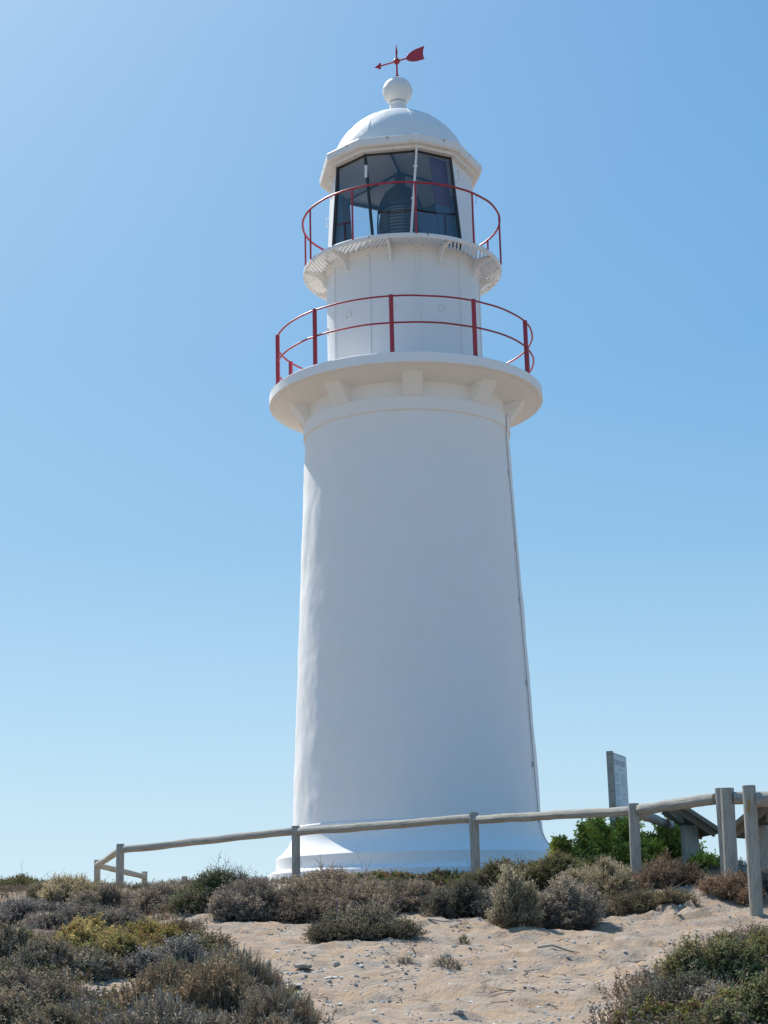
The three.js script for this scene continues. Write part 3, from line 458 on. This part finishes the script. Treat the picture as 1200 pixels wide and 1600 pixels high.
function plantGeo(kind, w, h, seed, gx = () => 0) { // gx: height of the soil at (x, z) relative to the plant's base
  const K = KIND[kind], r = rng(seed), sg = () => r() * 2 - 1, wood = new Soup(), copies = [], tints = [];
  const size = Math.min(1, Math.max(0.3, Math.sqrt(w * h) / 0.42)), bl = K.bl * size;
  const lobes = [[0, 0, w * 0.66, h]]; const nl = w < 0.3 ? 2 : Math.round(4 + w * 4);
  for (let i = 0; i < nl; i++) { const a = r() * 6.283 + i * 2.4, q = 0.26 + 0.26 * r(), o = (w / 2) * (0.55 + 0.45 * r()); lobes.push([Math.cos(a) * o, Math.sin(a) * o, w * q, h * (0.3 + 0.5 * r())]); }
  const areas = lobes.map(([, , lw, lh]) => 0.785 * lw * lw + 1.1 * lw * lh);
  const warm = (r() - 0.5) * 0.2, own = [1 + warm, 1 + 0.25 * warm, 1 - warm], hue = () => { const p = K.pal[Math.floor(r() * K.pal.length)].map((c, i) => c * own[i]), j = 0.78 + 0.44 * r(); return p.map((c) => c * j * 1.22); };
  const q4 = new THREE.Quaternion(), q5 = new THREE.Quaternion(), up = V(0, 1, 0);
  lobes.forEach(([lx, lz, lw, lh], li) => {
    const stems = Math.max(6, Math.round(K.stems * (0.06 + areas[li]))), per = Math.max(2, Math.round((K.dens * areas[li]) / stems)), lobeHue = hue(), lobeTone = 0.72 + 0.56 * r();
    for (let i = 0; i < stems; i++) {
      const az = r() * 2 * Math.PI, th = Math.acos(1 - r() * 0.98), nx = Math.cos(az) * Math.sin(th), nz = Math.sin(az) * Math.sin(th);
      const ln = 0.78 + 0.20 * n3(nx * 1.7 + seed + li * 5, Math.cos(th) * 1.7, nz * 1.7) + 0.10 * n3(nx * 5 + seed, th * 4, nz * 5 + li) + 0.12 * r() * r() + (r() < 0.07 ? 0.22 * r() : 0);
      const rad = Math.max(0.02, lw / 2 - bl * 0.3) * Math.sin(th) * ln, E = [lx + Math.cos(az) * rad, Math.max(0.025, lh - bl * 0.5) * Math.pow(Math.cos(th), 0.75) * ln + 0.008, lz + Math.sin(az) * rad], sp = (K.spread ?? 0.4) * (0.4 + 0.6 * r());
      const S = [(E[0] - lx) * sp + lx * 0.8 + sg() * 0.02, -0.03, (E[2] - lz) * sp + lz * 0.8 + sg() * 0.02];
      if (K.spike) { S[0] = E[0] * 0.95; S[2] = E[2] * 0.95; E[0] = S[0] + sg() * 0.05; E[2] = S[2] + sg() * 0.05; E[1] = lh * (0.75 + 0.3 * r()) * (0.55 + 0.45 * Math.cos(th)); }
      S[1] += gx(S[0], S[2]); E[1] += gx(E[0], E[2]);
      const Mi = [S[0] + (E[0] - S[0]) * (0.5 - 0.25 * K.up) + sg() * 0.03 * w, S[1] + (E[1] - S[1]) * (0.5 + 0.18 * K.up), S[2] + (E[2] - S[2]) * (0.5 - 0.25 * K.up) + sg() * 0.03 * w];
      const at = (t) => [0, 1, 2].map((q) => (1 - t) * (1 - t) * S[q] + 2 * t * (1 - t) * Mi[q] + t * t * E[q]), tan = (t) => unit([0, 1, 2].map((q) => 2 * (1 - t) * (Mi[q] - S[q]) + 2 * t * (E[q] - Mi[q])));
      const tk = K.twig.map((c) => c * (0.7 + 0.6 * r())), r0 = (kind === 'green' || kind === 'openGreen' ? 0.007 : 0.0033) * (0.7 + 0.6 * r()) * Math.max(0.5, size);
      for (let s = 0; s < 3; s++) wood.rod(at(s / 3), at((s + 1) / 3), r0 * (1 - s * 0.25), r0 * (0.75 - s * 0.25), tk);
      const stemHue = r() < 0.5 ? lobeHue : hue();
      for (let b = 0; b < per; b++) {
        const t = K.spike ? 0.15 + 0.85 * r() : 0.40 + 0.60 * Math.sqrt(r()), o = at(t), tn = tan(t), wild = K.plume ? 0.45 : 0.9;
        const d = unit([tn[0] * 0.8 + sg() * wild, tn[1] * 0.8 + sg() * wild * 0.8 + 0.55 * K.up, tn[2] * 0.8 + sg() * wild]), L2 = bl * (0.55 + 0.75 * r());
        q4.setFromUnitVectors(up, V(...d)); q5.setFromAxisAngle(up, r() * 6.28); q4.multiply(q5);
        copies.push(new THREE.Matrix4().compose(V(...o), q4, V(L2, L2, L2))); const c = r() < 0.6 ? stemHue : hue(), j = (0.85 + 0.3 * r()) * lobeTone; tints.push(c.map((x) => x * j));
      }
      if (K.spike && r() < 0.7) { // dry seed head
        const e = at(1), d = unit([tan(1)[0] + sg() * 0.25, 1, tan(1)[2] + sg() * 0.25]), ln2 = 0.03 + 0.045 * r(), k = hue(), m = e.map((q, j) => q + d[j] * ln2 * 0.4), z = e.map((q, j) => q + d[j] * ln2);
        wood.rod(e, m, 0.0018, 0.0042, k); wood.rod(m, z, 0.0042, 0.001, k);
      }
      if (kind === 'bare') for (let b = 0; b < 5; b++) { const t = 0.5 + 0.5 * r(), o = at(t), d = unit([tan(t)[0] + sg(), tan(t)[1] + sg() * 0.8, tan(t)[2] + sg()]), e = o.map((q, k) => q + d[k] * 0.16 * r()); wood.rod(o, e, 0.002, 0.001, tk); const d2 = unit([d[0] + sg(), d[1] + sg(), d[2] + sg()]); wood.rod(e, e.map((q, k) => q + d2[k] * 0.07), 0.0013, 0.0007, tk); }
    }
  });
  if (!K.gloss && !K.spike) for (let i = 0; i < 5 + 14 * w; i++) { // dead branches showing through
    const az = r() * 6.283, k = [0.30, 0.265, 0.22].map((c) => c * (0.6 + 0.7 * r())); let p = [Math.cos(az) * w * 0.12, 0.0, Math.sin(az) * w * 0.12], d = unit([Math.cos(az), 0.25 + 0.8 * r() * h / w, Math.sin(az)]), rr = 0.0045 * Math.max(0.4, size);
    p[1] += gx(p[0], p[2]);
    for (let q = 0; q < 5; q++) { const e = p.map((c, m) => c + d[m] * w * 0.105 * (0.7 + 0.5 * r())); e[1] = Math.max(e[1], gx(e[0], e[2]) + 0.01); wood.rod(p, e, rr, rr * 0.8, k); if (q > 1) wood.rod(e, e.map((c, m) => c + (d[m] + sg() * 0.9) * 0.06 * size), rr * 0.6, rr * 0.3, k); p = e; rr *= 0.8; d = unit([d[0] + sg() * 0.55, d[1] + sg() * 0.45, d[2] + sg() * 0.55]); }
  }
  const fol = new THREE.InstancedMesh(sprigGeo(kind), K.gloss ? M.gloss : M.leaf, copies.length); copies.forEach((m, i) => { fol.setMatrixAt(i, m); fol.setColorAt(i, lin(...tints[i])); });
  fol.name = 'foliage'; fol.castShadow = fol.receiveShadow = true; fol.userData.kind = 'stuff'; sprigCount += copies.length;
  return [fol, wood.geo()];
}
let sprigCount = 0;
const PLANTS = [
  ['grey_shrub', 'grey', -0.63, -17.00, 1.72, 0.57, 'broadest grey-brown shrub mound on the ridge, before the left side of the tower'],
  ['grey_shrub', 'grey', -1.33, -16.60, 0.77, 0.50, 'grey-brown shrub joined to the left flank of the broadest mound'],
  ['low_dark_shrub', 'dark', -0.24, -14.60, 0.85, 0.30, 'low dark tangled shrub spilling onto the sand in front of the broadest mound'],
  ['olive_shrub', 'olive', -1.82, -17.50, 0.81, 0.50, 'olive green ridge shrub with a bare twiggy bush standing behind it'],
  ['bare_twig_shrub', 'bare', -1.93, -19.00, 0.66, 0.52, 'bare twiggy shrub standing up against the sky, left of the tower'],
  ['grey_shrub', 'grey', -2.50, -18.00, 0.87, 0.42, 'grey ridge shrub just left of the olive shrub with bare twigs'],
  ['grey_shrub', 'grey', -3.25, -19.50, 0.83, 0.36, 'grey ridge shrub at the foot of the fence\'s left corner posts'],
  ['feathery_shrub', 'feather', -3.84, -20.00, 0.93, 0.42, 'pale feathery skyline shrub left of the fence corner'],
  ['olive_shrub', 'olive', -5.73, -26.00, 1.3, 0.36, 'dark green skyline shrub at the left edge of the photo'],
  ['grey_shrub', 'grey', -3.68, -17.00, 0.99, 0.27, 'low grey shrub at the left edge below the dark green skyline shrub'],
  ['grey_shrub', 'grey', -2.92, -16.00, 0.93, 0.26, 'low grey shrub between the pale skyline shrub and the yellowish bushes'],
  ['creeping_mat', 'mat', -0.11, -20.40, 1.34, 0.19, 'green and red creeping mat at the tower foot behind the broadest mound'],
  ['creeping_mat', 'mat', 0.60, -20.70, 1.10, 0.19, 'green creeping mat left of the fence post before the middle of the tower'],
  ['low_dark_shrub', 'dark', 0.68, -16.20, 0.63, 0.44, 'dark rounded shrub beside the left of the pale feathery bush on the sand'],
  ['feathery_shrub', 'feather', 1.04, -15.00, 0.60, 0.56, 'pale upright feathery bush standing at the edge of the sand, below the tower'],
  ['grey_shrub', 'grey', 1.56, -15.40, 0.68, 0.48, 'grey shrub touching the right side of the pale feathery bush, casting shade on sand'],
  ['olive_shrub', 'olive', 1.23, -19.00, 1.03, 0.40, 'dark olive shrub at the tower foot, around the base of the fence post'],
  ['olive_shrub', 'olive', 1.81, -18.60, 0.87, 0.40, 'dark olive shrub below the left end of the bright green bush'],
  ['feathery_shrub', 'feather', 2.24, -17.60, 0.82, 0.42, 'pale brown feathery shrub below the bright green bush, left of a fence post'],
  ['rust_shrub', 'rust', 2.84, -17.70, 0.72, 0.38, 'rusty brown shrub beside the white rock near the top of the track'],
  ['low_dark_shrub', 'dark', 2.28, -16.40, 0.95, 0.24, 'low grey tangle of dead stems on the bank above the sand track'],
  ['rust_shrub', 'rust', 3.35, -16.85, 0.55, 0.33, 'brown shrub at the foot of the paired fence posts on the right'],
  ['grey_shrub', 'grey', 3.85, -17.2, 0.50, 0.28, 'grey shrub at the right edge behind the tall front post'],
  ['green_bush', 'green', 2.66, -21.90, 1.0, 0.80, 'bright green leafy bush nearest the right side of the tower'],
  ['green_bush', 'openGreen', 3.16, -22.70, 0.90, 0.80, 'green leafy bush directly behind the fence post and below the white sign'],
  ['green_bush', 'openGreen', 3.80, -23.20, 1.03, 0.70, 'dark open green bush around the foot of the slanted lectern'],
  ['green_bush', 'openGreen', 4.04, -21.6, 0.45, 0.22, 'small dark green bush right of the slanted lectern\'s post'],
  ['low_dark_shrub', 'dark', 0.37, -12.20, 0.24, 0.12, 'small dark tuft alone on the open sand, the larger of two'],
  ['low_dark_shrub', 'dark', 0.09, -12.60, 0.15, 0.09, 'smallest dark tuft on the sand, left of the larger lone tuft'],
  ['olive_shrub', 'olive', 0.58, -14.10, 0.16, 0.10, 'tiny green tuft on the sand in front of the dark rounded shrub'],
  ['olive_shrub', 'olive', 2.04, -10.40, 0.69, 0.36, 'dark olive bush at the lower right, behind the reddish creeping plant'],
  ['olive_shrub', 'olive', 2.53, -11.70, 0.59, 0.28, 'olive bush at the right edge just below the tall front post'],
  ['low_dark_shrub', 'dark', 1.60, -9.30, 0.65, 0.20, 'low dark shrub reaching furthest onto the sand at the lower right'],
  ['creeping_mat', 'mat', 1.95, -11.00, 0.30, 0.24, 'reddish green upright creeper at the upper left corner of the lower right bushes'],
  ['creeping_mat', 'mat', 1.68, -8.60, 0.87, 0.18, 'green succulent mat along the bottom edge at the lower right'],
  ['olive_shrub', 'olive', 1.80, -8.30, 0.61, 0.34, 'nearest olive bush in the bottom right corner of the photo'],
  ['golden_shrub', 'gold', -2.31, -12.80, 1.0, 0.36, 'yellowish olive bush at the left, the left one of two side by side'],
  ['golden_shrub', 'gold', -1.86, -13.10, 0.80, 0.33, 'yellowish olive bush at the left, the right one of two side by side'],
  ['blue_grey_shrub', 'blue', -2.80, -12.60, 0.59, 0.33, 'blue-grey shrub at the left edge beside the yellowish bushes'],
  ['low_dark_shrub', 'dark', -1.66, -13.40, 0.62, 0.27, 'dark tangled shrub right of the yellowish bushes at the edge of the sand'],
  ['blue_grey_shrub', 'blue', -2.28, -11.20, 0.72, 0.26, 'blue-grey shrub below the yellowish bushes, left of the small sand patch'],
  ['grey_shrub', 'grey', -2.17, -9.60, 0.56, 0.28, 'grey shrub at the left edge below the small sand patch'],
  ['seed_spike_clump', 'reed', -1.20, -9.60, 0.52, 0.36, 'brown clump of dry seed spikes right below the small sand patch'],
  ['seed_spike_clump', 'reed', -0.98, -9.30, 0.58, 0.36, 'brown clump of dry seed spikes in the middle of the lower left brush'],
  ['seed_spike_clump', 'reed', -0.64, -8.90, 0.45, 0.28, 'brown seed spike clump nearest the sand at the bottom edge'],
  ['seed_spike_clump', 'reed', -1.63, -8.80, 0.55, 0.20, 'leftmost brown seed spike clump along the bottom edge'],
  ['grey_shrub', 'grey', -1.44, -11.40, 0.57, 0.29, 'grey shrub right of the small sand patch, behind the seed spikes'],
  ['blue_grey_shrub', 'blue', -1.85, -8.30, 0.48, 0.28, 'blue-grey shrub in the bottom left corner of the photo'],
  ['seed_spike_clump', 'reed', -0.98, -10.50, 0.49, 0.32, 'farthest brown seed spike clump, bordering the sand track'],
  ['seed_spike_clump', 'reed', -1.10, -8.20, 0.57, 0.30, 'nearest brown seed spike clump, cut by the bottom edge'],
];
PLANTS.forEach(([name, kind, x, z, w, h, label], i) => {
  if (z < -15.5 && !KIND[kind].gloss && kind !== 'bare') h *= 0.82;
  if (kind === 'reed') h -= 0.06;
  const gy = ground(x, z), [fg, wg] = plantGeo(kind, w, h, i + 101, (dx, dz) => ground(x + dx, z + dz) - gy);
  const t = thing(name, label, 'shrub', [x, gy, z]);
  t.add(fg); mesh('stems', wg, M.twig, t);
});
{ // ground cover between the shrubs and over the dunes round about: dry sprigs nobody could count
  const r = rng(5), o = new THREE.Object3D();
  ['grey', 'olive', 'rust'].forEach((kind, vi) => {
    const K = KIND[kind], spots = []; let guard = 0;
    while (spots.length < 3000 && guard++ < 160000) { // clumps in view
      const u = r(), d = 7.6 + 27 * u * u + r() * 2, wdt = 0.30 * d + 2, x = (r() * 2 - 1) * wdt; if (bare(x, d) || n2(x * 0.9 + vi * 7, d * 0.9) < -0.3) continue; if (Math.hypot(x + 2.1, (d - 13) * 0.8) < 0.55) continue; if (d > 15.6 && d < 18.4 && x > -2.2 && r() < 0.75) continue; spots.push([x, d, d > 15 ? 0.6 + 0.4 * r() : 0.8 + 0.5 * r()]);
    }
    while (spots.length < 4600 && guard++ < 300000) { // the heath that goes on to the sides, beyond and behind
      const a = r() * 6.283, R = 8 + 50 * r() * r() + 20 * r(), x = Math.cos(a) * R, d = 14 + Math.sin(a) * R; if (Math.abs(x) < 2.2 + 0.4 * n2(d * 0.2, 3) && d < 8) continue; if (bare(x, d) && d > 7.5) continue; if (Math.abs(x) < 0.3 * d + 2 && d > 7 && d < 34) continue; if (n2(x * 0.12, d * 0.12 + 9) < -0.45) continue; spots.push([x, d, 2.6]);
    }
    const m = new THREE.InstancedMesh(sprigGeo(kind), M.leaf, spots.length * 14); let k = 0;
    for (const [x, d, big] of spots) {
      const hue = K.pal[Math.floor(r() * K.pal.length)];
      for (let q = 0; q < 14; q++) { const px = x + (r() - 0.5) * 0.16 * big * (1 + r()), pd = d + (r() - 0.5) * 0.16 * big * (1 + r()), s = K.bl * big * (0.5 + 0.7 * r()); o.position.set(px, ground(px, -pd) - 0.005, -pd); o.scale.set(s, s, s); o.rotation.set((r() - 0.5) * 1.7, r() * 6.28, (r() - 0.5) * 1.7); o.updateMatrix(); m.setMatrixAt(k, o.matrix); const j = 0.8 + 0.4 * r(); m.setColorAt(k, lin(hue[0] * j, hue[1] * j, hue[2] * j)); k++; }
    }
    m.name = numbered('dry_ground_cover'); m.castShadow = m.receiveShadow = true; m.userData = { kind: 'stuff', label: ['grey dry ground cover filling the gaps between shrubs', 'olive ground cover filling the gaps between shrubs', 'brown dry ground cover filling the gaps between shrubs'][vi], category: 'ground cover' }; scene.add(m); sprigCount += k;
  });
}
// ------------------------------------------------------------------ stones, twigs, pebbles
function stone(seed, sx, sy, sz) { const g = new THREE.IcosahedronGeometry(1, 2), p = g.attributes.position; for (let i = 0; i < p.count; i++) { const v = V(p.getX(i), p.getY(i), p.getZ(i)).normalize(), k = 1 + 0.22 * n3(v.x * 1.4 + seed, v.y * 1.4, v.z * 1.4) + 0.10 * n3(v.x * 3.5, v.y * 3.5 + seed, v.z * 3.5); v.multiplyScalar(k); v.x = Math.sign(v.x) * Math.min(Math.abs(v.x), 0.86); v.y = Math.min(v.y, 0.7); p.setXYZ(i, v.x * sx, v.y * sy, v.z * sz); } g.computeVertexNormals(); return g; }
const STONES = [
  [3.12, -17.95, 0.055, 0.05, 0.05, 0, 'white rock at the top of the track beside the rusty shrub'],
  [-0.43, -12.0, 0.085, 0.028, 0.06, 0, 'largest flat white stone on the sand left of the small tufts'],
  [-0.36, -12.15, 0.055, 0.022, 0.045, 0, 'white stone touching the right of the largest flat stone'],
  [-0.68, -12.75, 0.08, 0.03, 0.06, 1, 'flat grey stone left of the largest white stone, nearer the brush'],
  [-0.56, -12.6, 0.06, 0.025, 0.05, 1, 'grey stone between the flat grey stone and the largest white stone'],
  [-0.78, -12.55, 0.045, 0.018, 0.05, 0, 'small pale stone at the edge of the brush, leftmost on the sand'],
  [-0.44, -12.95, 0.04, 0.03, 0.03, 0, 'upright pale stone just behind the group of flat stones'],
  [0.40, -13.1, 0.04, 0.02, 0.03, 0, 'pale stone behind the larger lone tuft on the sand'],
  [0.06, -10.1, 0.03, 0.02, 0.03, 1, 'small grey stone on the sand near the bottom edge, left one'],
  [0.35, -9.62, 0.034, 0.022, 0.03, 1, 'small grey stone at the bottom edge centre'],
  [-0.66, -11.2, 0.06, 0.015, 0.05, 0, 'pale slab half buried near the seed spikes'],
  [-0.50, -11.1, 0.05, 0.015, 0.05, 1, 'grey slab half buried near the seed spikes'],
];
STONES.forEach(([x, z, a, b, c, g, label], i) => { const m = mesh('stone', stone(i * 5 + 2, a, b * 0.75, c), g ? M.greyStone : M.stone); m.position.set(x, ground(x, z) + b * 0.3, z); m.rotation.y = i * 1.3; m.userData = { label, category: 'stone' }; });
{
  const r = rng(42), o = new THREE.Object3D();
  const scatter = (name, label, cat, geo, mat, n, ok, sc, tilt, tone) => {
    const m = new THREE.InstancedMesh(geo, mat, n); let k = 0, guard = 0;
    while (k < n && guard++ < n * 60) { const d = 8 + 11 * r(), x = (r() * 2 - 1) * 0.30 * d; if (!ok(x, d)) continue; o.position.set(x, ground(x, -d) + 0.001, -d); const s = sc * (0.4 + 1.4 * r() * r()); o.scale.set(s, s * (0.6 + 0.4 * r()), s); o.rotation.set((r() - 0.5) * tilt, r() * 6.28, (r() - 0.5) * tilt); o.updateMatrix(); m.setMatrixAt(k, o.matrix); const c = tone[0] + (tone[1] - tone[0]) * r(); m.setColorAt(k, lin(c, c * 0.96, c * 0.9)); k++; }
    m.count = k; m.name = numbered(name); m.castShadow = m.receiveShadow = true; m.userData = { kind: 'stuff', label, category: cat }; scene.add(m);
  };
  const pm = new THREE.MeshStandardMaterial({ color: 0xffffff, roughness: 0.95 });
  scatter('pebbles', 'small pebbles and shell grit scattered over the sand', 'pebbles', stone(91, 1, 0.6, 0.8), pm, 1900, (x, d) => bare(x, d) && (n2(x * 0.8, d * 0.8) > 0.15 || Math.hypot(x + 0.5, d - 12) < 0.9 || r() < 0.2), 0.014, 0.6, [0.28, 0.72]);
  const tw = new Soup(); tw.rod([0, 0, 0], [0.5, 0.08, 0.02], 0.03, 0.025, [1, 1, 1]); tw.rod([0.5, 0.08, 0.02], [1, 0.02, 0.16], 0.025, 0.01, [1, 1, 1]); tw.rod([0.5, 0.08, 0.02], [0.78, 0.14, -0.2], 0.018, 0.008, [1, 1, 1]); const tg = tw.geo(); tg.deleteAttribute('color');
  scatter('twig_litter', 'dead twigs and dry litter lying on the sand and under the shrubs', 'twigs', tg, pm, 2200, (x, d) => (bare(x, d) ? r() < 0.3 : true), 0.13, 0.3, [0.09, 0.26]);
}
for (const [pts, rad, label] of [
  [[[-1.66, -12.6], [-1.55, -12.45], [-1.42, -12.5]], 0.008, 'pale dead stick lying in the brush below the yellowish bushes'],
  [[[1.12, -13.3], [1.22, -13.2], [1.36, -13.24], [1.42, -13.15]], 0.011, 'dark dead stick lying on open sand right of the larger lone tuft'],
  [[[0.32, -15.6], [0.46, -15.4], [0.62, -15.38]], 0.01, 'dark dead branch on the sand left of the pale feathery bush']]) {
  const p = pts.map(([x, z], i) => V(x, ground(x, z) + rad * 0.8 + (i % 2) * 0.015, z)); const m = mesh('dead_stick', sweep(p, p.map((_, i) => rad * (1 - i * 0.18)), 7, { wobble: 0.2, seed: 3 }), M.wood); m.userData = { label, category: 'stick' };
}
let tri = 0; scene.traverse((o) => { if (o.isMesh && !o.isInstancedMesh) tri += (o.geometry.index ? o.geometry.index.count : o.geometry.attributes.position.count) / 3; });
console.log('triangles', Math.round(tri), 'sprigs', sprigCount);
renderer.render(scene, camera);
